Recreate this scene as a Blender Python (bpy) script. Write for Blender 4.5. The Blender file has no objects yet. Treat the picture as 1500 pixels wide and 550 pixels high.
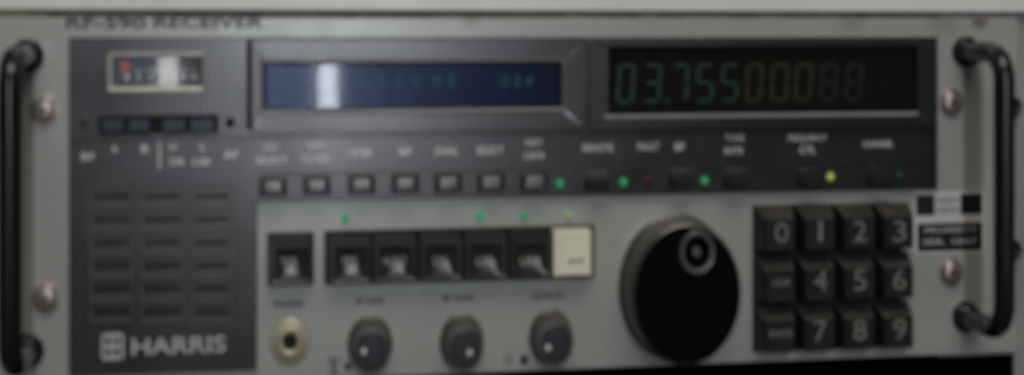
import bpy, bmesh, math, random
from mathutils import Vector, Matrix
random.seed(7)
C = bpy.context.scene.collection
sc = bpy.context.scene

# ------------------------------------------------------------------ measured camera, used to turn measurements into metres
TH = math.radians(9.5); D = 0.666; F = 2122.0; U0 = 795.6; V0 = 48.0
sT, cT = math.sin(TH), math.cos(TH)
def P(u, v, h=0.0):
    """photo measurement -> point on the plane h metres in front of the receiver's panel"""
    a = (u - U0) / F; b = (V0 - v) / F
    dx = sT + a * cT; dy = cT - a * sT
    t = (D - h) / dy
    return Vector((t * dx, -h, t * b))
def W(u0, v0, u1, v1, h=0.0):
    uc = (u0 + u1) / 2
    return (P(u0, v0, h).x, P(u1, v0, h).x, P(uc, v1, h).z, P(uc, v0, h).z)   # x0 x1 z0 z1
mm = 0.001

# ------------------------------------------------------------------ materials
def mat(name, col, rough=0.5, metal=0.0, var=0.12, scale=60, bump=0.0, bscale=900, emit=None, estr=0.0, coat=0.0, rvar=0.1, spec=0.5):
    m = bpy.data.materials.new(name); m.use_nodes = True
    nt = m.node_tree; b = nt.nodes['Principled BSDF']
    b.inputs['Metallic'].default_value = metal
    b.inputs['Specular IOR Level'].default_value = spec
    b.inputs['Coat Weight'].default_value = coat; b.inputs['Coat Roughness'].default_value = 0.15
    tc = nt.nodes.new('ShaderNodeTexCoord')
    n = nt.nodes.new('ShaderNodeTexNoise'); n.inputs['Scale'].default_value = scale; n.inputs['Detail'].default_value = 6
    nt.links.new(tc.outputs['Object'], n.inputs['Vector'])
    r = nt.nodes.new('ShaderNodeMapRange'); r.inputs['From Min'].default_value = 0.3; r.inputs['From Max'].default_value = 0.7
    r.inputs['To Min'].default_value = 1 - var; r.inputs['To Max'].default_value = 1 + var
    nt.links.new(n.outputs['Fac'], r.inputs['Value'])
    mx = nt.nodes.new('ShaderNodeVectorMath'); mx.operation = 'SCALE'; mx.inputs[0].default_value = col
    nt.links.new(r.outputs[0], mx.inputs['Scale']); nt.links.new(mx.outputs[0], b.inputs['Base Color'])
    r2 = nt.nodes.new('ShaderNodeMapRange'); r2.inputs['From Min'].default_value = 0.3; r2.inputs['From Max'].default_value = 0.7
    r2.inputs['To Min'].default_value = rough * (1 + rvar); r2.inputs['To Max'].default_value = rough * (1 - rvar)
    nt.links.new(n.outputs['Fac'], r2.inputs['Value']); nt.links.new(r2.outputs[0], b.inputs['Roughness'])
    if bump:
        nb = nt.nodes.new('ShaderNodeTexNoise'); nb.inputs['Scale'].default_value = bscale; nb.inputs['Detail'].default_value = 3
        nt.links.new(tc.outputs['Object'], nb.inputs['Vector'])
        bp = nt.nodes.new('ShaderNodeBump'); bp.inputs['Strength'].default_value = bump; bp.inputs['Distance'].default_value = 0.0003
        nt.links.new(nb.outputs['Fac'], bp.inputs['Height']); nt.links.new(bp.outputs[0], b.inputs['Normal'])
    if emit:
        b.inputs['Emission Color'].default_value = (*emit, 1); b.inputs['Emission Strength'].default_value = estr
    return m
def glass(name, tint, refl, rough=0.03, glossy=(1, 1, 1)):
    m = bpy.data.materials.new(name); m.use_nodes = True; nt = m.node_tree; nt.nodes.clear()
    o = nt.nodes.new('ShaderNodeOutputMaterial'); mx = nt.nodes.new('ShaderNodeMixShader')
    t = nt.nodes.new('ShaderNodeBsdfTransparent'); t.inputs[0].default_value = (*tint, 1)
    g = nt.nodes.new('ShaderNodeBsdfGlossy'); g.inputs['Roughness'].default_value = rough; g.inputs['Color'].default_value = (*glossy, 1)
    lw = nt.nodes.new('ShaderNodeFresnel'); lw.inputs['IOR'].default_value = 1.5
    ad = nt.nodes.new('ShaderNodeMath'); ad.operation = 'MULTIPLY'; ad.inputs[1].default_value = refl
    nt.links.new(lw.outputs[0], ad.inputs[0]); nt.links.new(ad.outputs[0], mx.inputs[0])
    nt.links.new(t.outputs[0], mx.inputs[1]); nt.links.new(g.outputs[0], mx.inputs[2]); nt.links.new(mx.outputs[0], o.inputs[0])
    return m
M = {
 'grey': mat('grey_paint', (.37, .385, .355), .27, spec=1.0, var=.10, scale=25, bump=.07, bscale=1500, rvar=.18),
 'upper': mat('upper_paint', (.78, .78, .74), .3, var=.06, scale=25, bump=.2, bscale=1500),
 'black': mat('black_panel', (.0130, .0128, .0136), .26, spec=1.0, var=.12, scale=30, bump=.07, bscale=1800, rvar=.15),
 'frame': mat('frame_plastic', (.013, .0135, .014), .26, spec=1.0, var=.1, scale=30, bump=.06, bscale=1800),
 'grille': mat('grille_plastic', (.085, .082, .065), .4, var=.15, scale=60, bump=.2),
 'hole': mat('hole_black', (.004, .004, .004), .8),
 'key': mat('key_plastic', (.013, .0145, .0125), .4, spec=.35, var=.1, bump=.15),
 'modekey': mat('mode_key_plastic', (.024, .028, .024), .22, var=.1),
 'cream': mat('cream_plastic', (.88, .83, .63), .35, var=.05),
 'knob': mat('knob_black', (.008, .008, .009), .28, var=.2),
 'skirt': mat('knob_skirt', (.075, .069, .062), .34, var=.15),
 'cap': mat('knob_cap', (.020, .022, .029), .4),
 'bigface': mat('tuning_face', (.002, .002, .002), .6, spec=.05),
 'bigside': mat('tuning_side', (.10, .095, .085), .35, metal=.5),
 'handle': mat('handle_black', (.008, .008, .009), .22, var=.2),
 'steel': mat('steel', (.42, .35, .32), .42, metal=.9, var=.25, scale=300),
 'brass': mat('brass', (.46, .40, .28), .36, metal=.75, var=.15, scale=300),
 'silver': mat('meter_bezel', (.33, .33, .28), .35, metal=.7, var=.1),
 'blackscrew': mat('black_screw', (.012, .012, .014), .35),
 'ink': mat('dark_ink', (.03, .03, .035), .6),
 'white': mat('white_ink', (.66, .66, .66), .3, spec=1.0),
 'keyink': mat('key_ink', (.19, .19, .17), .5), 'modeink': mat('mode_key_ink', (.5, .5, .45), .5),
 'logoink': mat('logo_ink', (.46, .47, .47), .35, spec=.8),
 'scale': mat('scale_black', (.02, .02, .02), .5),
 'red': mat('red_flag', (.62, .04, .04), .45),
 'navy': mat('navy_back', (.0036, .0050, .0092), .28, spec=.35),
 'disp': mat('display_back', (.010, .0085, .007), .6, spec=.1),
 'led_green': mat('led_green', (.02, .25, .10), .3, emit=(.02, .55, .20), estr=.28),
 'led_dark_green': mat('led_dark_green', (.006, .05, .022), .3, emit=(.02, .4, .16), estr=.006),
 'led_yellow': mat('led_yellow', (.35, .40, .12), .3, emit=(.5, .62, .12), estr=.33),
 'led_pale': mat('led_pale', (.35, .45, .22), .3, emit=(.4, .6, .2), estr=.12),
 'led_red': mat('led_red', (.06, .012, .012), .3),
 'seg_green': mat('segment_green', (.010, .035, .022), .4, emit=(.05, .42, .25), estr=.028),
 'seg_dim': mat('segment_dim', (.020, .021, .013), .4, emit=(.26, .30, .17), estr=.018),
 'char_green': mat('character_green', (.02, .05, .04), .4, emit=(.10, .62, .36), estr=.09),
 'bluelens': mat('blue_lens', (.007, .014, .032), .35, var=.1),
 'label': mat('label_white', (.62, .60, .58), .5),
 'labelblack': mat('label_black', (.012, .010, .011), .4),
 'centre': mat('cup_centre', (.09, .09, .10), .35),
 'pushkey': mat('push_key', (.10, .10, .105), .3, spec=1.0),
 'seg_off': mat('segment_off', (.013, .012, .010), .5),
 'rail': mat('rail_grey', (.30, .31, .29), .45),
 'olive': mat('rail_olive', (.34, .33, .10), .5), 'dust': mat('dusty_metal', (.22, .19, .155), .6, var=.4, scale=120),
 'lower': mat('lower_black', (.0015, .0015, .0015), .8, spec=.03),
 'glass_blue': glass('glass_blue', (.62, .72, 1), .32, .045, (.86, .92, 1.0)),
 'glass_clear': glass('glass_clear', (.9, .9, .85), .25, .06),
 'glass_meter': glass('glass_meter', (.95, .95, .95), .21, .045),
}
# rust and grime on the grey panel, with shapes of their own
def stain(m, pts, col):
    nt = m.node_tree; b = nt.nodes['Principled BSDF']; src = b.inputs['Base Color'].links[0].from_socket
    g = nt.nodes.new('ShaderNodeNewGeometry')
    nz = nt.nodes.new('ShaderNodeTexNoise'); nz.inputs['Scale'].default_value = 350; nz.inputs['Detail'].default_value = 4
    nt.links.new(g.outputs['Position'], nz.inputs['Vector'])
    for (p, r, k) in pts:
        d = nt.nodes.new('ShaderNodeVectorMath'); d.operation = 'DISTANCE'; d.inputs[1].default_value = p
        nt.links.new(g.outputs['Position'], d.inputs[0])
        mr = nt.nodes.new('ShaderNodeMapRange'); mr.inputs['From Min'].default_value = r; mr.inputs['From Max'].default_value = r * .3
        mr.inputs['To Max'].default_value = 1; nt.links.new(d.outputs['Value'], mr.inputs['Value'])
        mu = nt.nodes.new('ShaderNodeMath'); mu.operation = 'MULTIPLY'; nt.links.new(mr.outputs[0], mu.inputs[0]); nt.links.new(nz.outputs['Fac'], mu.inputs[1])
        m2 = nt.nodes.new('ShaderNodeMath'); m2.operation = 'MULTIPLY'; m2.use_clamp = True; m2.inputs[1].default_value = k * 2
        nt.links.new(mu.outputs[0], m2.inputs[0])
        mc = nt.nodes.new('ShaderNodeMix'); mc.data_type = 'RGBA'
        nt.links.new(m2.outputs[0], mc.inputs[0]); nt.links.new(src, mc.inputs[6]); mc.inputs[7].default_value = (*col, 1)
        src = mc.outputs[2]
    nt.links.new(src, b.inputs['Base Color'])
stain(M['grey'], [(P(1435, 30), .006, .8), (P(1380, 24), .012, .3), (P(1250, 26), .01, .25), (P(690, 27), .006, .5), (P(300, 29), .010, .3), (P(1499, 28), .005, .7)], (.13, .065, .04))

# brightens faces that point up by mixing a paler colour into them
def brighten_tops(m, col, amt):
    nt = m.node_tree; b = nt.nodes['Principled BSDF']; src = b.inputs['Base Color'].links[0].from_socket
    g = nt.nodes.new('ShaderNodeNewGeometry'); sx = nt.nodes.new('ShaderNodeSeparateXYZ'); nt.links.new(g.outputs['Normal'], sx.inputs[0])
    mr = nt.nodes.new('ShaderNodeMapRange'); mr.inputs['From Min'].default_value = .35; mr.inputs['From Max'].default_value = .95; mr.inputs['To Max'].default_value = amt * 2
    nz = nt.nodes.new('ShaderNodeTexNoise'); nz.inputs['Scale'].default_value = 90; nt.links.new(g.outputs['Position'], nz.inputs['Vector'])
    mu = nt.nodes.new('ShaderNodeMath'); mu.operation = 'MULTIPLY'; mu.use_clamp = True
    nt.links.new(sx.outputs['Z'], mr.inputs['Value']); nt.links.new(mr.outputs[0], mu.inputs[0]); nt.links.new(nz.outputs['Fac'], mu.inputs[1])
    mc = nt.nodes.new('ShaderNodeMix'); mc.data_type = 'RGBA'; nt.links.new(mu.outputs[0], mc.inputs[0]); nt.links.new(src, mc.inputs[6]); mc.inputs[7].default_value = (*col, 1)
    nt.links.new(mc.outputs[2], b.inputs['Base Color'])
brighten_tops(M['key'], (.17, .15, .14), .27); brighten_tops(M['bigside'], (.25, .24, .22), .5); brighten_tops(M['skirt'], (.2, .18, .165), .2)
# ------------------------------------------------------------------ objects
WL = {}
def put(name, bm, m, parent=None, smooth=True):
    vs = [v.co for v in bm.verts]
    lo = Vector([min(v[i] for v in vs) for i in range(3)]); hi = Vector([max(v[i] for v in vs) for i in range(3)])
    c = (lo + hi) / 2
    bmesh.ops.translate(bm, verts=bm.verts, vec=-c)
    bmesh.ops.remove_doubles(bm, verts=bm.verts, dist=1e-7)
    bmesh.ops.recalc_face_normals(bm, faces=bm.faces)
    me = bpy.data.meshes.new(name); bm.to_mesh(me); bm.free()
    me.materials.append(m)
    if smooth:
        for p in me.polygons: p.use_smooth = True
        me.set_sharp_from_angle(angle=math.radians(24))
    o = bpy.data.objects.new(name, me); C.objects.link(o)
    o.location = c - (WL[parent.name] if parent else Vector())
    if parent: o.parent = parent
    WL[o.name] = c
    return o
def thing(name, loc, label, cat, group=None):
    o = bpy.data.objects.new(name, None); C.objects.link(o); o.location = loc; o.empty_display_size = .02
    o['label'] = label; o['category'] = cat
    if group: o['group'] = group
    WL[o.name] = Vector(loc); return o
def rr(x0, x1, z0, z1, h, r, n=5):
    r = max(min(r, (x1 - x0) / 2 - 1e-5, (z1 - z0) / 2 - 1e-5), 1e-5)
    out = []
    for (cx, cz, a0) in ((x1 - r, z1 - r, 0), (x0 + r, z1 - r, 90), (x0 + r, z0 + r, 180), (x1 - r, z0 + r, 270)):
        for k in range(n):
            a = math.radians(a0 + 90 * k / (n - 1)); out.append(Vector((cx + r * math.cos(a), -h, cz + r * math.sin(a))))
    return out
def skin(bm, rings, cap=True, cap0=False):
    vr = [[bm.verts.new(p) for p in r] for r in rings]
    n = len(vr[0])
    for a, b in zip(vr, vr[1:]):
        for i in range(n): bm.faces.new((a[i], a[(i + 1) % n], b[(i + 1) % n], b[i]))
    if cap: bm.faces.new(vr[-1])
    if cap0: bm.faces.new(list(reversed(vr[0])))
def plate(bm, rect, prof, r=.5, cap=True, cap0=False):
    """rect = x0 x1 z0 z1; prof = [(inset mm, height mm)...]; r = corner radius mm"""
    x0, x1, z0, z1 = rect; rings = []
    for q in prof:
        i, h = q[0] * mm, q[1] * mm
        iz = (q[2] if len(q) > 2 else q[0]) * mm
        rings.append(rr(x0 + i, x1 - i, z0 + iz, z1 - iz, h, max(r * mm - (i if i > 0 else 0), .15 * mm)))
    skin(bm, rings, cap, cap0)
def ringplate(bm, outer, inner, h0, h1, h2, slope, r=1.0, ri=1.0):
    """raised frame: outer wall h0->h1, flat face, walls sloping to the window at h2"""
    ox0, ox1, oz0, oz1 = outer; ix0, ix1, iz0, iz1 = inner; s = slope * mm; b = .5 * mm
    rings = [rr(ox0, ox1, oz0, oz1, h0 * mm, r * mm), rr(ox0, ox1, oz0, oz1, h1 * mm - b, r * mm), rr(ox0 + b, ox1 - b, oz0 + b, oz1 - b, h1 * mm, r * mm),
             rr(ix0 - s - b, ix1 + s + b, iz0 - s - b, iz1 + s + b, h1 * mm, ri * mm), rr(ix0 - s, ix1 + s, iz0 - s, iz1 + s, h1 * mm - b * .6, ri * mm),
             rr(ix0, ix1, iz0, iz1, h2 * mm, ri * mm)]
    skin(bm, rings, cap=False)
ZS = 1.22      # the round fittings in the photograph stand taller than wide
def lathe(bm, c, prof, n=56, cap=True, zs=ZS, wob=None):
    rings = []
    for (r, h) in prof:
        ring = []
        for k in range(n):
            a = 2 * math.pi * k / n; rad = r * mm
            if wob and wob[0] <= h <= wob[1]: rad *= 1 + (wob[2] if k % 2 else -wob[2])
            ring.append(Vector((c.x + rad * math.cos(a), -h * mm, c.z + rad * zs * math.sin(a))))
        rings.append(ring)
    skin(bm, rings, cap)
def tube(bm, pts, rad, n=20, caps=True):
    rings = []; up = Vector((0, 0, 1)); prev = None
    for i, p in enumerate(pts):
        t = (pts[min(i + 1, len(pts) - 1)] - pts[max(i - 1, 0)]).normalized()
        s = Vector((1, 0, 0)); q = t.cross(s).normalized()
        rings.append([p + rad * (math.cos(2 * math.pi * k / n) * s + math.sin(2 * math.pi * k / n) * q) for k in range(n)])
    skin(bm, rings, caps, caps)
def text(bm, s, uc, vc, w, hgt, h, wide=False, font_space=1.0):
    """set the words so that they fill w x hgt (photo units), centred on uc, vc, standing on height h (mm)"""
    cu = bpy.data.curves.new('t', 'FONT'); cu.body = s; cu.align_x = 'CENTER'; cu.extrude = .01; cu.space_character = font_space
    cu.resolution_u = 3
    if wide: cu.offset = .02
    ob = bpy.data.objects.new('t', cu); C.objects.link(ob)
    dg = bpy.context.evaluated_depsgraph_get(); me = bpy.data.meshes.new_from_object(ob.evaluated_get(dg))
    xs = [v.co.x for v in me.vertices]; ys = [v.co.y for v in me.vertices]
    x0, x1, z0, z1 = W(uc - w / 2, vc - hgt / 2, uc + w / 2, vc + hgt / 2, h * mm)
    mx, Mx, my, My = min(xs), max(xs), min(ys), max(ys)
    t = bmesh.new(); t.from_mesh(me)
    for v in t.verts:
        v.co = Vector((x0 + (v.co.x - mx) / (Mx - mx) * (x1 - x0), -h * mm - .03 * mm - (v.co.z + .01) * 2 * mm, z0 + (v.co.y - my) / (My - my) * (z1 - z0)))
    m2 = bpy.data.meshes.new('t'); t.to_mesh(m2); t.free(); bm.from_mesh(m2)
    bpy.data.objects.remove(ob); bpy.data.curves.remove(cu); bpy.data.meshes.remove(me); bpy.data.meshes.remove(m2)
def NB(): return bmesh.new()

# ================================================================== THE RECEIVER
zt = P(750, 27).z; zb = P(1263, 525).z
xl = P(-22, 300).x; xr = P(1492, 300).x
root = thing('radio_receiver', ((xl + xr) / 2, 0, zb), 'grey rack-mounted communications receiver with black display panel, keypad, tuning knob and two black handles', 'radio receiver')

bm = NB(); plate(bm, (xl, xr, zb, zt), [(0, -4), (0, -.5), (.5, 0)], r=.8, cap0=True)
fp = put('front_panel', bm, M['grey'], root)
bm = NB(); plate(bm, (xl + .018, xr - .0405, zb + .003, zt - .002), [(0, -260), (0, -4.01)], r=1, cap0=True)
put('chassis', bm, M['dust'], root)

# title
bm = NB(); text(bm, 'RF-590', 155, 34, 116, 18, 0, wide=True); text(bm, 'RECEIVER', 306, 33, 160, 17, 0, wide=True)
t = put('title_lettering', bm, M['ink'], root, smooth=False); t['label'] = 'dark wide title lettering along the top edge of the grey panel'
# panel legends
bm = NB()
for s, u, v, w, hh in (('PHONES', 423, 446, 44, 8), ('AF GAIN', 541, 441, 42, 9), ('RF GAIN', 671, 437, 44, 9), ('SQUELCH', 802, 435, 46, 9)):
    text(bm, s, u, v, w, hh * 1.25, 0, wide=True)
# small pictograms: bars and diamond by the first knob, ring and dot by the third
for (a, b, c, d) in ((481, 524, 497, 527), (481, 531, 497, 534), (487, 534, 491, 548), (481, 545, 497, 548)):
    plate(bm, W(a, b, c, d), [(0, -.1), (0, .12)], r=.1)
lathe(bm, P(510, 537), [(2.1, -.1), (2.1, .12)], n=4)
lathe(bm, P(768, 528), [(2.0, -.1), (2.0, .12)], n=24)
rings = [[P(745, 527) + Vector((r * mm * math.cos(a), -.12 * mm, r * 1.2 * mm * math.sin(a))) for a in [2 * math.pi * k / 24 for k in range(24)]] for r in (1.9, 1.3)]
skin(bm, rings, cap=False)
put('lettering', bm, M['ink'], root, smooth=False)

# ---------------- black L-shaped panel
HB = 3.0
def zq(u, v, h=0): return P(u, v, h * mm).z
X0 = P(101, 55, .003).x; X1 = P(1374, 55, .003).x; XS = P(376, 400, .003).x
ZT = zq(700, 55, 3); ZM = zq(700, 290, 3); ZB = zq(240, 547, 3)
bm = NB()
def Lring(ins, h):
    i = ins * mm; h = h * mm
    return [Vector(p) for p in ((X0 + i, -h, ZB + i), (XS - i, -h, ZB + i), (XS - i, -h, ZM + i), (X1 - i, -h, ZM + i), (X1 - i, -h, ZT - i), (X0 + i, -h, ZT - i))]
skin(bm, [Lring(0, -.2), Lring(0, HB - .5), Lring(.5, HB)], True)
bp_ = put('control_panel', bm, M['black'], root)
bp_['label'] = 'matt black panel section holding meter, displays, speaker and push buttons'

# legend strip trim: thin raised rules above and below
bm = NB()
x0, x1, z0, z1 = W(380, 200, 1366, 243, HB * mm)
plate(bm, W(104, 196, 1368, 199, HB * mm), [(0, HB - .1), (0, HB + .8), (.3, HB + 1.1)], r=.3)
plate(bm, W(380, 246, 1366, 249, HB * mm), [(0, HB - .1), (0, HB + .3), (.3, HB + .6)], r=.3)
put('trim_rule', bm, M['frame'], root)

bm = NB(); plate(bm, W(361, 58, 369, 191, HB * mm), [(0, HB - .1), (0, HB + .06)], r=.2)
put('groove', bm, M['hole'], root, smooth=False)
# ---------------- upper raised frames
HF = 7.0
zu0 = zq(700, 192, HF); zu1 = zq(700, 58, HF)
o1 = (P(371, 60, HF * mm).x, P(858, 60, HF * mm).x, zu0, zu1); i1 = (*W(389, 94, 818, 158, 4 * mm)[:2], zq(604, 157, 4), zq(604, 95, 4))
bm = NB(); ringplate(bm, o1, i1, HB - .1, HF, 3.6, 1.2, r=1.2, ri=1.2)
fr1 = put('display_frame', bm, M['frame'], root)
fr1['label'] = 'black raised frame round the long blue display window'
# inner moulding of frame 1
bm = NB(); s = 5.2 * mm
ringplate(bm, (i1[0] - 3.2 * mm, i1[1] + 3.2 * mm, i1[2] - 3.2 * mm, i1[3] + 3.2 * mm), i1, HF - .3, HF + .9, 4.2, 1.0, r=2, ri=1.2)
put('inner_moulding', bm, mat('moulding_plastic', (.05, .049, .045), .3, spec=1.0), fr1)
o2 = (P(863, 60, HF * mm).x, P(1370, 60, HF * mm).x, zu0, zu1); i2 = (*W(893, 68, 1338, 165, 4 * mm)[:2], zq(1115, 165, 4), zq(1115, 72, 4))
bm = NB(); ringplate(bm, o2, i2, HB - .1, HF, 3.6, 1.0, r=1.2, ri=.8)
fr2 = put('display_frame', bm, M['frame'], root)
fr2['label'] = 'black raised frame round the frequency display window'
bm = NB(); plate(bm, (i2[0] - 3.5 * mm, i2[1] + .5 * mm, i2[2] - 2.4 * mm, i2[2] - .2 * mm), [(0, HF - .2), (0, HF + .8), (.5, HF + 1.6), (.9, HF + 1.6)], r=.4)
put('window_ledge', bm, mat('ledge', (.26, .25, .24), .35), fr2)

# display 1
bm = NB(); plate(bm, (i1[0] - .001, i1[1] + .001, i1[2] - .001, i1[3] + .001), [(0, 3.01), (0, 3.15)], r=.5)
d1 = put('message_display', bm, M['navy'], root); d1['label'] = 'long navy blue display with faint green characters'
bm = NB()
for s, u, w in (('A', 474, 10), ('C', 503, 10), ('L', 534, 9), ('S', 560, 10), ('6', 586, 10), ('.', 600, 3), ('0', 610, 10), ('M', 640, 12), ('E', 662, 9), ('0', 740, 11), ('1', 758, 5), ('4', 774, 11)):
    text(bm, s, u, 119, w, 17 if s != '.' else 3, 3.2)
put('display_characters', bm, M['char_green'], d1, smooth=False)
bm = NB(); plate(bm, (i1[0] - .0005, i1[1] + .0005, i1[2] - .0005, i1[3] + .0005), [(0, 4.0), (0, 4.15)], r=.5)
put('display_glass', bm, M['glass_blue'], d1, smooth=False)

# display 2: seven segments
bm = NB(); plate(bm, (i2[0] - .001, i2[1] + .001, i2[2] - .001, i2[3] + .001), [(0, 3.01), (0, 3.15)], r=.5)
d2 = put('frequency_display', bm, M['disp'], root); d2['label'] = 'dark frequency display showing dim green digits'
SEG = {'0': 'abcdef', '3': 'abgcd', '7': 'abc', '5': 'afgcd', '1': 'bc', '8': 'abcdefg'}
def sevenseg(bm, ch, uc, v0, v1, w, h=3.2, t=4.6):
    sl = 1.6
    um, vm = uc, (v0 + v1) / 2
    def bar(ua, va, ub, vb):
        A = Vector((ua, va)); B = Vector((ub, vb)); d = (B - A).normalized(); n = Vector((-d.y, d.x)) * t / 2; e = d * t / 2
        ps = [A, A + e + n, B - e + n, B, B - e - n, A + e - n]
        top = [P(p.x - (p.y - vm) / (v1 - v0) * sl * 2, p.y, (h + .1) * mm) for p in ps]; bot = [p + Vector((0, .1 * mm, 0)) for p in top]
        skin(bm, [bot, top], True)
    l, r_ = uc - w / 2, uc + w / 2; g = .8
    S = {'a': (l + g, v0, r_ - g, v0), 'g': (l + g, vm, r_ - g, vm), 'd': (l + g, v1, r_ - g, v1), 'f': (l, v0 + g, l, vm - g), 'e': (l, vm + g, l, v1 - g), 'b': (r_, v0 + g, r_, vm - g), 'c': (r_, vm + g, r_, v1 - g)}
    for k in SEG[ch]: bar(*S[k])
for ch, u in (('0', 917), ('3', 956), ('7', 996), ('5', 1033), ('5', 1069), ('0', 1105), ('0', 1142), ('0', 1177)):
    bm = NB(); v0, v1 = 96 - (u - 917) * .004, 149 - (u - 917) * .012
    sevenseg(bm, ch, u, v0, v1, 21)
    if u == 956: plate(bm, W(974, 146, 979, 151, 3.2 * mm), [(0, 3.1), (0, 3.3)], r=.3)
    o = put('digit', bm, M['seg_green'] if u < 1090 else M['seg_dim'], d2, smooth=False)
    if u > 1090: o['label'] = 'very dim warm grey zero digit'
for u in (1214, 1251):
    bm = NB(); sevenseg(bm, '8', u, 95, 146, 21); o = put('digit', bm, M['seg_off'], d2, smooth=False); o['label'] = 'unlit digit'
bm = NB(); plate(bm, (i2[0] - .0005, i2[1] + .0005, i2[2] - .0005, i2[3] + .0005), [(0, 4.0), (0, 4.15)], r=.5)
put('display_glass', bm, M['glass_clear'], d2, smooth=False)

# ---------------- meter
bm = NB(); mo = W(157, 77, 301, 136, 5 * mm); mi = (*W(168, 86, 294, 126, 4 * mm),)
ringplate(bm, mo, mi, HB - .1, 5.2, 3.3, .8, r=1.4, ri=.6)
mt = put('meter', bm, M['silver'], root); mt['label'] = 'small silver-framed signal meter with red flag and white scale'
bm = NB(); plate(bm, (mi[0] - .001, mi[1] + .001, mi[2] - .001, mi[3] + .001), [(0, 3.01), (0, 3.2)], r=.3)
put('meter_scale', bm, M['scale'], mt)
bm = NB()
for k in range(15):
    u = 178 + k * 7.6; L = 9 if k % 3 == 0 else 5
    plate(bm, W(u, 99 + abs(k - 7) * .25, u + 1.6, 99 + L, 3.2 * mm), [(0, 3.15), (0, 3.28)], r=.1)
for s, u in (('1', 186), ('3', 203), ('5', 221), ('7', 237), ('9', 254), ('20', 268), ('40', 284)): text(bm, s, u, 113, 6 if len(s) == 1 else 11, 8, 3.2)
put('scale_marks', bm, M['white'], mt, smooth=False)
bm = NB(); plate(bm, W(178, 89, 189, 106, 3.5 * mm), [(0, 3.2), (0, 3.6)], r=.3)
put('red_flag', bm, M['red'], mt)
bm = NB()
tilt = math.tan(math.radians(3.8)); g0 = rr(mi[0] - .0004, mi[1] + .0004, mi[2] - .0004, mi[3] + .0004, 4.6 * mm, .3 * mm)
cx = (mi[0] + mi[1]) / 2
g1 = [Vector((p.x, p.y - (-1) * (p.x - cx) * tilt * 0, p.z)) for p in g0]
ga = [Vector((p.x, -4.9 * mm + (p.x - cx) * tilt, p.z)) for p in g0]; gb = [p + Vector((0, .15 * mm, 0)) for p in ga]
skin(bm, [gb, ga], True)
put('meter_glass', bm, M['glass_meter'], mt, smooth=False)

# meter selector buttons
bm = NB(); ringplate(bm, W(142, 168, 320, 199, 4 * mm), W(146, 172, 316, 196, 3.2 * mm), HB - .1, 4.0, HB + .05, .3, r=.6, ri=.4)
put('button_recess', bm, M['frame'], root)
bm = NB(); plate(bm, W(146, 171, 317, 197, 3.1 * mm), [(0, 3.0), (0, 3.12)], r=.3); put('recess_floor', bm, M['hole'], root)
for u0, u1 in ((149, 182), (187, 220), (237, 272), (278, 314)):
    bm = NB(); plate(bm, W(u0, 174, u1, 194, 5 * mm), [(0, 3.05), (.1, 5.3), (.4, 5.6)], r=.7)
    o = put('selector_button', bm, M['bluelens'], root)
for u in (122, 337):
    bm = NB(); lathe(bm, P(u, 180, .004), [(2.0, 3.0), (2.0, 3.5), (1.5, 3.9), (.9, 3.9), (.8, 3.2)], n=24); put('fixing_screw', bm, M['hole'] if u > 200 else M['blackscrew'], root)

# white legends on the black panel
bm = NB()
L = [('RF', 129, 230, 18, 9), ('AF', 338, 227, 20, 9), ('A', 168, 218, 9, 9), ('B', 212, 218, 9, 9), ('U', 253, 215, 9, 9), ('L', 298, 215, 9, 9), ('DB', 259, 237, 20, 8), ('LSB', 295, 237, 24, 8),
     ('AGC', 397, 215, 22, 8), ('SELECT', 398, 235, 44, 8), ('IF', 462, 214, 20, 8), ('FILTER', 463, 233, 38, 8), ('METER', 527, 224, 34, 9), ('BF', 594, 222, 17, 9),
     ('DIAL', 655, 221, 32, 9), ('SELECT', 718, 220, 38, 9), ('KEY', 783, 209, 24, 8), ('LOCK', 783, 228, 29, 8), ('REMOTE', 876, 217, 43, 9), ('FAULT', 950, 215, 30, 9), ('BF', 996, 215, 14, 9),
     ('TUNE', 1076, 202, 27, 8), ('RATE', 1075, 221, 25, 8), ('FREQUENCY', 1183, 203, 55, 9), ('CTL', 1183, 220, 23, 9), ('CHANNEL', 1286, 211, 42, 8)]
for s, u, v, w, hh in L: text(bm, s, u, v, w * 1.04, hh * 1.25, HB, wide=True)
plate(bm, W(232.5, 208, 235, 248, HB * mm), [(0, HB - .05), (0, HB + .12)], r=.1)
put('lettering', bm, M['white'], root, smooth=False)

# push buttons in the black strip
for k, (u, v) in enumerate(((400, 276), (464, 274), (530, 272.5), (594, 271), (657, 270), (720, 269), (783, 268))):
    bm = NB(); R = W(u - 21, v - 16, u + 20, v + 14, 5 * mm)
    Ri = W(u - 15, v - 11, u + 15, v + 11, 5 * mm)
    ringplate(bm, R, Ri, HB - .1, 4.6, HB, .5, r=1.2, ri=1.0)
    col = put('button_collar', bm, M['frame'], root)
    bm = NB(); plate(bm, W(u - 14, v - 10, u + 15, v + 11, 7 * mm), [(0, 3.0), (.1, 6.6), (.9, 7.3), (1.8, 7.4)], r=1.0)
    put('push_button', bm, M['pushkey'], root)
for (u, v) in ((876, 266), (1000, 263), (1081, 262), (1188, 261), (1291, 258)):
    bm = NB(); plate(bm, W(u - 17, v - 14, u + 17, v + 12, 4.5 * mm), [(0, 3.0), (0, 4.6), (.4, 4.8)], r=1.0)
    b_ = put('rocker_button', bm, M['black'], root)
    bm = NB(); plate(bm, W(u - 15, v + 0, u + 18, v + 13, 8 * mm), [(-.4, 3.0), (.1, 7.6), (.6, 8.0)], r=.6)
    put('button_lip', bm, M['hole'], b_)
def led(u, v, m, h, r=1.75, label=None):
    bm = NB(); lathe(bm, P(u, v, h * mm), [(r, h - .1), (r, h + .8), (r * .85, h + 1.4), (r * .5, h + 1.8), (r * .15, h + 1.9)], n=24, zs=1.15)
    o = put('indicator_lamp', bm, m, root)
    if label: o['label'] = label
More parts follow.
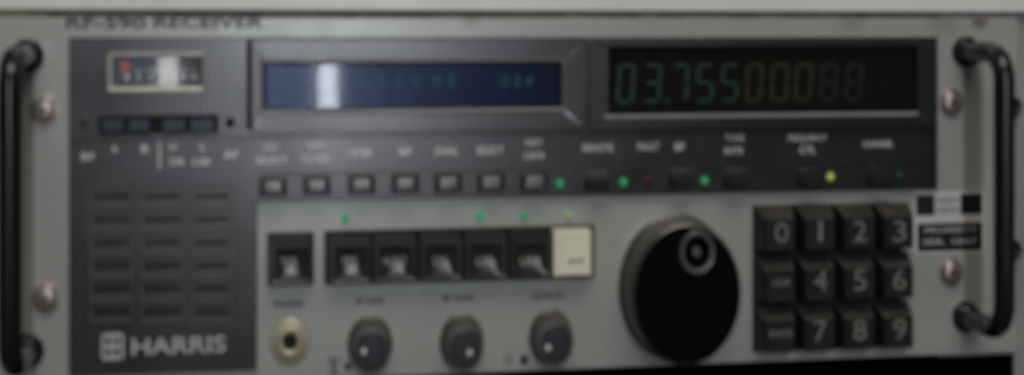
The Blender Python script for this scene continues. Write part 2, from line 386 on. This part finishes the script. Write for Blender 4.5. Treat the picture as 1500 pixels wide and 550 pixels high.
for u, v in ((820, 269), (913, 267), (1032, 265)): led(u, v, M['led_green'], HB, label='small lit green indicator lamp in the black strip')
led(950, 265, M['led_red'], HB, label='unlit dark red indicator lamp'); led(1216, 259, M['led_yellow'], HB, label='lit yellow green indicator lamp'); led(1317, 258, M['led_dark_green'], HB, label='very dim green indicator lamp')
for u, v in ((506, 320), (703, 317), (768, 316)): led(u, v, M['led_green'], 0, label='small lit green indicator lamp above the mode keys')
led(832, 315, M['led_pale'], 0, label='pale yellow green indicator lamp above the cream key')

# ---------------- speaker grille
bm = NB(); plate(bm, W(124, 268, 350, 474, HB * mm), [(0, HB - .1), (.2, HB + .25)], r=.6)
gr = put('speaker_grille', bm, M['black'], root); gr['label'] = 'black speaker grille of three columns of slotted louvres'
for (a, b) in ((131, 196), (205, 271), (279, 342)):
    for r_ in range(6):
        v = 288 + r_ * 33.6
        bm = NB(); cell = W(a, v - 15.5, b, v + 15.5, 3.5 * mm)
        slot = W(a + 7, v - 2.6, b - 7, v + 2.4, 3.5 * mm)
        e_ = .0008; inner = (cell[0] + e_, cell[1] - e_, cell[2] + e_, cell[3] - e_)
        ringplate(bm, cell, inner, HB + .2, HB + .65, HB + .28, .2, r=.5, ri=.4)
        lo = put('louvre', bm, M['grille'], gr)
        bm = NB(); plate(bm, slot, [(0, HB + .28), (0, HB + .33)], r=.3); put('slot', bm, M['hole'], lo, smooth=False)
# maker's badge and name
bm = NB(); plate(bm, W(148, 488, 182, 528, HB * mm), [(0, HB - .1), (.15, HB + .35)], r=2.0)
bd = put('emblem', bm, M['logoink'], root)
bm = NB()
for rct in ((153, 493, 158, 505), (172, 493, 177, 505), (158, 499, 172, 502), (153, 510, 158, 523), (172, 510, 177, 523), (158, 513, 172, 517), (163, 493, 167, 497), (163, 519, 167, 523)):
    plate(bm, W(*rct, HB * mm), [(0, HB + .3), (0, HB + .45)], r=.4)
put('emblem_mark', bm, M['black'], bd, smooth=False)
bm = NB(); text(bm, 'HARRIS', 262, 506, 138, 25, HB, wide=True)
put('maker_lettering', bm, M['logoink'], root, smooth=False)

# ---------------- mode keys
DISH = lambda a, b: .0020 * (1 - a ** 4) * (1 - b ** 2)
def bezel(rect, label=None):
    bm = NB(); x0, x1, z0, z1 = rect
    ringplate(bm, rect, (x0 + .0013, x1 - .0013, z0 + .0013, z1 - .0013), -.1, 2.4, .3, .3, r=1.0, ri=.5)
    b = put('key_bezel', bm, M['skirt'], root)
    bm = NB(); plate(bm, (x0 + .001, x1 - .001, z0 + .001, z1 - .001), [(0, -.05), (0, .25)], r=.3); put('bezel_floor', bm, M['hole'], b, smooth=False)
    return b
bezel(W(391, 340, 460, 419, 2 * mm))
zb0 = zq(672, 413, 2); zb1 = zq(672, 333.5, 2)
bezel((P(475, 370, 2 * mm).x, P(871, 370, 2 * mm).x, zb0, zb1))
kz0 = zq(672, 409, 7); kz1 = zq(672, 340, 7)
for k, (u, s, w) in enumerate(((424, 'PWR', 24), (512, 'FM', 20), (578, 'AUTO', 36), (645, 'CW', 22), (711, 'LSB', 26), (777, 'USB', 30), (840, 'AM', 24))):
    x0 = P(u - (31 if k else 30), 370, 7 * mm).x; x1 = P(u + (31 if k else 32), 370, 7 * mm).x
    z0, z1 = (kz0, kz1) if k else (zq(424, 415, 7), zq(424, 346, 7))
    if k == 6: x1 = P(866, 370, 7 * mm).x; x0 = P(810, 370, 7 * mm).x
    bm = NB()
    xs, ys = x0, x1
    rings = [rr(x0, x1, z0, z1, .0002, .0006), rr(x0 + .0003, x1 - .0003, z0 + .0003, z1 - .0003, .0080, .0006)]
    hgt = .0085
    a = .0032
    cx0, cx1, cz0, cz1 = x0 + a, x1 - a * .55, z0 + .0012, z1 - .0052
    if k == 6: cx0, cx1, cz0, cz1 = x0 + .0034, x1 - .001, z0 + .001, z1 - .0012
    rings += [rr(cx0 - .0004, cx1 + .0004, cz0 - .0004, cz1 + .0004, hgt - .0006, .0012), rr(cx0, cx1, cz0, cz1, hgt, .0012)]
    if k != 6:   # finger dish
        rings[-1] = rr(cx0, cx1, cz0, cz1, hgt, .0002)
        N = 14; gv = [[bm.verts.new((cx0 + (cx1 - cx0) * i_ / N, -(hgt - DISH(2 * i_ / N - 1, 2 * j_ / N - 1)), cz0 + (cz1 - cz0) * j_ / N)) for j_ in range(N + 1)] for i_ in range(N + 1)]
        for i_ in range(N):
            for j_ in range(N): bm.faces.new((gv[i_][j_], gv[i_ + 1][j_], gv[i_ + 1][j_ + 1], gv[i_][j_ + 1]))
    else:
        rings.append(rr(cx0 + .003, cx1 - .003, cz0 + .004, cz1 - .004, hgt - .0001, .001))
    skin(bm, rings, k == 6)
    kk = put('mode_key', bm, M['cream'] if k == 6 else M['modekey'], root)
    kk['label'] = 'cream coloured mode key, lit look' if k == 6 else 'dark dished push key'
    if k == 6: kk['label'] = 'cream coloured mode key at the end of the row'
    bm = NB(); text(bm, s, u + (0 if k < 6 else 3), 383 if k else 384, w * .95, 12 if k < 6 else 10, hgt * 1000 - (0 if k < 6 else -.02))
    if k < 6:
        for q in bm.verts: q.co.y += DISH(max(-1, min(1, (q.co.x - cx0) / (cx1 - cx0) * 2 - 1)), max(-1, min(1, (q.co.z - cz0) / (cz1 - cz0) * 2 - 1))) - .0001
    put('key_lettering', bm, M['ink'] if k == 6 else M['modeink'], kk, smooth=False)

# ---------------- phones jack
bm = NB(); lathe(bm, P(425, 500), [(8.6, -.1), (8.6, .8), (8.0, 1.2), (6.3, 1.3), (5.6, 2.6), (4.4, 2.8), (3.2, 2.5), (3.0, 1.2)], n=40, cap=False)
jk = put('headphone_jack', bm, M['brass'], root); jk['label'] = 'pale brass headphone socket'
bm = NB(); lathe(bm, P(425, 500), [(3.05, .3), (3.05, 1.25)], n=32); put('jack_hole', bm, M['hole'], jk)

# ---------------- small knobs
for (u, v, dx, dz) in ((542, 503, -14, 10), (676, 500, 7, 15), (806, 493, -8, 15)):
    c = P(u, v)
    bm = NB(); lathe(bm, c, [(10.2, .2), (10.2, 2.2), (9.6, 2.8), (8.8, 3.2), (8.5, 13.6), (7.9, 14.6), (6.5, 14.8), (6.2, 14.0)], n=72, zs=1.27, wob=(3.2, 13.6, .02))
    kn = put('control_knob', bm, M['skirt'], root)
    bm = NB(); lathe(bm, c, [(6.15, 13.8), (6.0, 15.0), (5.5, 15.4), (2, 15.45)], n=48, zs=1.27); put('knob_cap', bm, M['cap'], kn)
    cp = P(u + dx + 5, v + dz + 2, .0154)
    bm = NB(); lathe(bm, cp, [(1.25, 15.3), (1.25, 15.6), (1.0, 15.7)], n=20); put('pointer_dot', bm, M['white'], kn)

# ---------------- main tuning knob
c = P(989, 420)
bm = NB(); lathe(bm, c, [(27.6, .6), (27.6, 2.0), (27.0, 2.6), (26.2, 3.0), (26.2, 19.5), (25.6, 21.2), (24.9, 21.8), (24.2, 21.8)], n=120, cap=False, zs=1.26, wob=(3.0, 19.5, .006))
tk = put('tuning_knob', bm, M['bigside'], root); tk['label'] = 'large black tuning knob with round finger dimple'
dim = P(1021, 370, .022)
# face as a disc with a round hole where the finger cup sits
bm = NB(); n = 64; zs = 1.26
outer = [Vector((c.x + 24.9 * mm * math.cos(2 * math.pi * k / n), -.0220, c.z + 24.9 * mm * zs * math.sin(2 * math.pi * k / n))) for k in range(n)]
inn = []
for k in range(n):
    a = 2 * math.pi * k / n; inn.append(Vector((dim.x + 8.2 * mm * math.cos(a), -.0222, dim.z + 8.2 * mm * 1.22 * math.sin(a))))
skin(bm, [outer, inn], cap=False)
put('knob_face', bm, M['bigface'], tk)
bm = NB(); lathe(bm, dim, [(8.3, 21.9), (8.2, 22.9), (7.7, 23.4), (6.7, 23.2), (6.1, 22.3)], n=48, cap=False)
cup = put('finger_cup', bm, mat('finger_cup', (.10, .10, .115), .28), tk)
bm = NB(); lathe(bm, dim, [(6.0, 22.5), (5.6, 19.0), (4.2, 18.4), (2.0, 18.4)], n=40); put('cup_floor', bm, M['bigface'], cup)
bm = NB(); lathe(bm, dim, [(2.1, 18.2), (2.0, 21.6), (1.7, 22.2), (1, 22.3)], n=32); put('cup_centre', bm, M['centre'], cup)
# little index mark beside the knob
# ---------------- keypad
cols = (1143, 1202, 1260, 1318); rows = (337, 412, 487)
names = (('0', '1', '2', '3'), ('CLR', '4', '5', '6'), ('ENTR', '7', '8', '9'))
HK = 12.0
xa = P(1102, 400).x; xb_ = P(1331, 400).x; za = zq(1210, 515); zc = zq(1210, 297)
bm = NB(); plate(bm, (xa, xb_ - .004, za + .001, zc - .0005), [(0, -.1), (0, .3), (.2, .5)], r=.5)
kp = put('keypad_base', bm, M['hole'], root)
px = (xb_ - xa) / 4; pz = (zc - za) / 3
for r_ in range(3):
    for c_ in range(4):
        x0 = xa + px * c_ + .0004; x1 = xa + px * (c_ + 1) - .0004; z1 = zc - pz * r_ - .0004; z0 = zc - pz * (r_ + 1) + .0022
        if c_ == 3: x1 -= .0002
        tx, tz = .0020, .0052
        ins = lambda q, e: rr(x0 + tx * q + e, x1 - tx * q - e, z0 + .0006 * q + e, z1 - tz * q - e, .0005 + (HK * mm - .0005) * min(q, 1), .0008)
        rings = [ins(0, 0), ins(.5, 0)]
        rings += [rr(x0 + tx, x1 - tx, z0 + .0006, z1 - tz, HK * mm - .0008, .0012), rr(x0 + tx + .0006, x1 - tx - .0006, z0 + .0012, z1 - tz - .0006, HK * mm, .0012),
                  rr(x0 + tx + .003, x1 - tx - .003, z0 + .0035, z1 - tz - .003, HK * mm - .0001, .002)]
        bm = NB(); skin(bm, rings, True)
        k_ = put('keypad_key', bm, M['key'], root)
        s = names[r_][c_]
        bm = NB()
        u = cols[c_] + (2 if c_ == 0 else 0); v = rows[r_] + (0 if c_ else 2) - c_ * 0.6 * r_ * 1.2 + (2 if r_ == 0 else 0)
        wide_ = len(s) > 1
        text(bm, s, u, v, (34 if len(s) == 4 else 26) if wide_ else (19 if s != '1' else 6), 10 if wide_ else 30, HK - .09, wide=wide_)
        put('key_lettering', bm, M['keyink'], k_, smooth=False)

# ---------------- white and black label at the right
lx0, lx1, lz0, lz1 = W(1339, 281, 1442, 371, .3 * mm)
bm = NB(); plate(bm, (lx0, lx1, lz0, lz1), [(0, -.05), (0, .22)], r=.8)
lb = put('asset_label', bm, M['label'], root); lb['label'] = 'white adhesive label with black printed boxes beside the keypad'
bm = NB()
for rct in ((1342, 286, 1369, 316), (1407, 284, 1439, 314), (1344, 327, 1439, 368)):
    plate(bm, W(*rct, .3 * mm), [(0, .15), (0, .27)], r=.1)
text(bm, 'NSN', 1388, 294, 30, 9, .22); text(bm, '5820', 1388, 308, 32, 8, .22)
put('label_print', bm, M['labelblack'], lb, smooth=False)
bm = NB(); text(bm, 'PROPERTY', 1393, 337, 76, 9, .28); text(bm, 'SER. 1047', 1391, 354, 78, 9, .28)
put('label_lettering', bm, M['label'], lb, smooth=False)

# ---------------- screws
for (u, v) in ((65, 162), (68, 437), (1393, 151), (1393, 399)):
    bm = NB(); c = P(u, v)
    lathe(bm, c, [(6.2, -.05), (6.2, .5), (5.9, .7), (5.0, .75), (5.0, .9), (4.9, 1.8), (4.0, 2.8), (2.6, 3.3), (1.7, 3.4)], n=36, zs=1.15)
    s_ = put('panel_screw', bm, M['steel'], root)
    bm = NB()
    for w_, h_ in ((.45, 2.0), (2.0, .45)):
        plate(bm, (c.x - w_ * mm, c.x + w_ * mm, c.z - h_ * mm, c.z + h_ * mm), [(0, 3.3), (0, 3.46)], r=.1)
    put('cross_recess', bm, M['hole'], s_, smooth=False)
for (u, v) in ((1481, 157), (1481, 366)):
    bm = NB(); lathe(bm, P(u, v), [(4.6, -.05), (4.6, 2.5), (4.2, 3.4), (3.0, 3.6), (2.4, 3.4), (2.2, 2.2)], n=32, zs=1.15)
    put('mounting_screw', bm, M['blackscrew'], root)

# ---------------- handles
def handle(ua, va, ub, vb):
    A = P(ua, va); B = P(ub, vb); x = (A.x + B.x) / 2; hh = .040; rb = .014
    pts = [Vector((x, -.001, A.z)), Vector((x, -.010, A.z)), Vector((x, -hh + rb, A.z))]
    for k in range(1, 9):
        a = math.radians(90 * k / 8); pts.append(Vector((x, -(hh - rb + rb * math.sin(a)), A.z - rb + rb * math.cos(a))))
    for k in range(1, 6): pts.append(Vector((x, -hh, A.z - rb + (B.z + rb - A.z + rb) * k / 6)))
    for k in range(0, 9):
        a = math.radians(90 * (8 - k) / 8); pts.append(Vector((x, -(hh - rb + rb * math.sin(a)), B.z + rb - rb * math.cos(a))))
    pts += [Vector((x, -.010, B.z)), Vector((x, -.001, B.z))]
    bm = NB(); tube(bm, pts, .0049)
    h_ = put('handle', bm, M['handle'], root)
    for p in (A, B):
        bm = NB(); lathe(bm, Vector((x, 0, p.z)), [(7.0, -.05), (7.0, 1.6), (6.4, 2.4), (5.6, 2.8), (5.6, 6), (5.0, 6.6)], n=36, zs=1.08)
        put('handle_ferrule', bm, M['handle'], h_)
    return h_
h1 = handle(41, 82, 41, 514); h1['label'] = 'black tubular carrying handle beside the speaker'
h2 = handle(1414, 76, 1414, 464); h2['label'] = 'black tubular carrying handle beside the keypad'

# ================================================================== THE RACK AROUND IT
zu = P(750, 17).z
up = thing('rack_unit', ((xl + xr) / 2, 0, zu), 'light grey rack panel directly above the receiver, only its lower edge showing', 'rack panel')
bm = NB(); plate(bm, (xl, xr + .02, zu, zu + .13), [(0, -4), (0, -.2), (.8, .6)], r=.8, cap0=True)
put('front_panel', bm, M['upper'], up)
bm = NB(); plate(bm, (xl + .018, xr - .0405, zu - .0045, zu + .125), [(0, -250), (0, -4.01)], r=1, cap0=True)
put('chassis', bm, M['dust'], up)

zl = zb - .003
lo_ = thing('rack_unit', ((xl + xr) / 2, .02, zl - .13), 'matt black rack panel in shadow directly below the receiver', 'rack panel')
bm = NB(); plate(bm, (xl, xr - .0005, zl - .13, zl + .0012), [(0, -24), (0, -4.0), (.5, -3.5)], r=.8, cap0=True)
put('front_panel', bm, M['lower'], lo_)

def rail(x0, x1, m, label):
    o = thing('rack_rail', ((x0 + x1) / 2, .006, zl - .14), label, 'rack rail')
    bm = NB()
    plate(bm, (x0, x1, zl - .14, zt + .16), [(0, -8.2), (0, -4.3), (.2, -4.05)], r=.5, cap0=True); put('flange', bm, m, o)
    bm = NB(); plate(bm, (x0, x0 + .002, zl - .14, zt + .16), [(0, -60), (0, -8.25)], r=.3, cap0=True); put('web', bm, m, o)
    return o
rail(xl - .004, P(97, 20).x, M['olive'], 'olive painted rack rail showing in the gap above the speaker end')
rail(xr - .040, xr + .03, M['rail'], 'grey rack rail just past the keypad end of the receiver')

# ================================================================== LIGHT
w = bpy.data.worlds.new('World'); sc.world = w; w.use_nodes = True
w.node_tree.nodes['Background'].inputs[0].default_value = (.60, .60, .58, 1); w.node_tree.nodes['Background'].inputs[1].default_value = .09
def area(name, loc, target, sx, sy, power, col):
    l = bpy.data.lights.new(name, 'AREA'); l.shape = 'RECTANGLE'; l.size = sx; l.size_y = sy; l.energy = power; l.color = col
    o = bpy.data.objects.new(name, l); C.objects.link(o); o.location = loc
    o.rotation_euler = (Vector(target) - Vector(loc)).to_track_quat('-Z', 'Y').to_euler(); return o
LT = 2.6
area('tube_lamp', (.060, -LT, .62), (.060, 0, .62), .040, 1.75, 12.5, (1, .985, .95))
for wx0, wx1, rad in ((-.09, .09, 5.5), (.09, .14, 3.4), (.14, .20, 1.9), (.20, .27, .8), (.27, .36, .3)):   # daylight fading across a curtain behind the camera
    area('window_light', ((wx0 + wx1) / 2, -LT - .3, .6), ((wx0 + wx1) / 2, 0, .6), wx1 - wx0, 1.7, rad * math.pi * (wx1 - wx0) * 1.7, (.58, .72, 1.0))
area('overhead_fill', (.1, -.95, 1.6), (.05, 0, -.08), 1.5, .8, 17.5, (1, .94, .86))  # unseen soft fill, added to light the panel evenly from above

# ================================================================== CAMERA
cam = bpy.data.cameras.new('Camera'); co = bpy.data.objects.new('Camera', cam); C.objects.link(co)
co.location = (0, -D, 0); co.rotation_euler = (math.pi / 2, 0, -TH)
cam.sensor_width = 36; cam.lens = F / 1500 * 36
cam.shift_x = -(U0 - 750) / 1500; cam.shift_y = -(275 - V0) / 1500
cam.clip_start = .01; cam.clip_end = 50
cam.dof.use_dof = True; cam.dof.focus_distance = 2.0
A = 11.0 / F / abs(1 / .68 - 1 / 2.0)
cam.dof.aperture_fstop = cam.lens * mm / A
sc.camera = co
sc.view_settings.view_transform = 'Standard'; sc.view_settings.look = 'None'; sc.view_settings.exposure = -0.12; sc.view_settings.gamma = 1
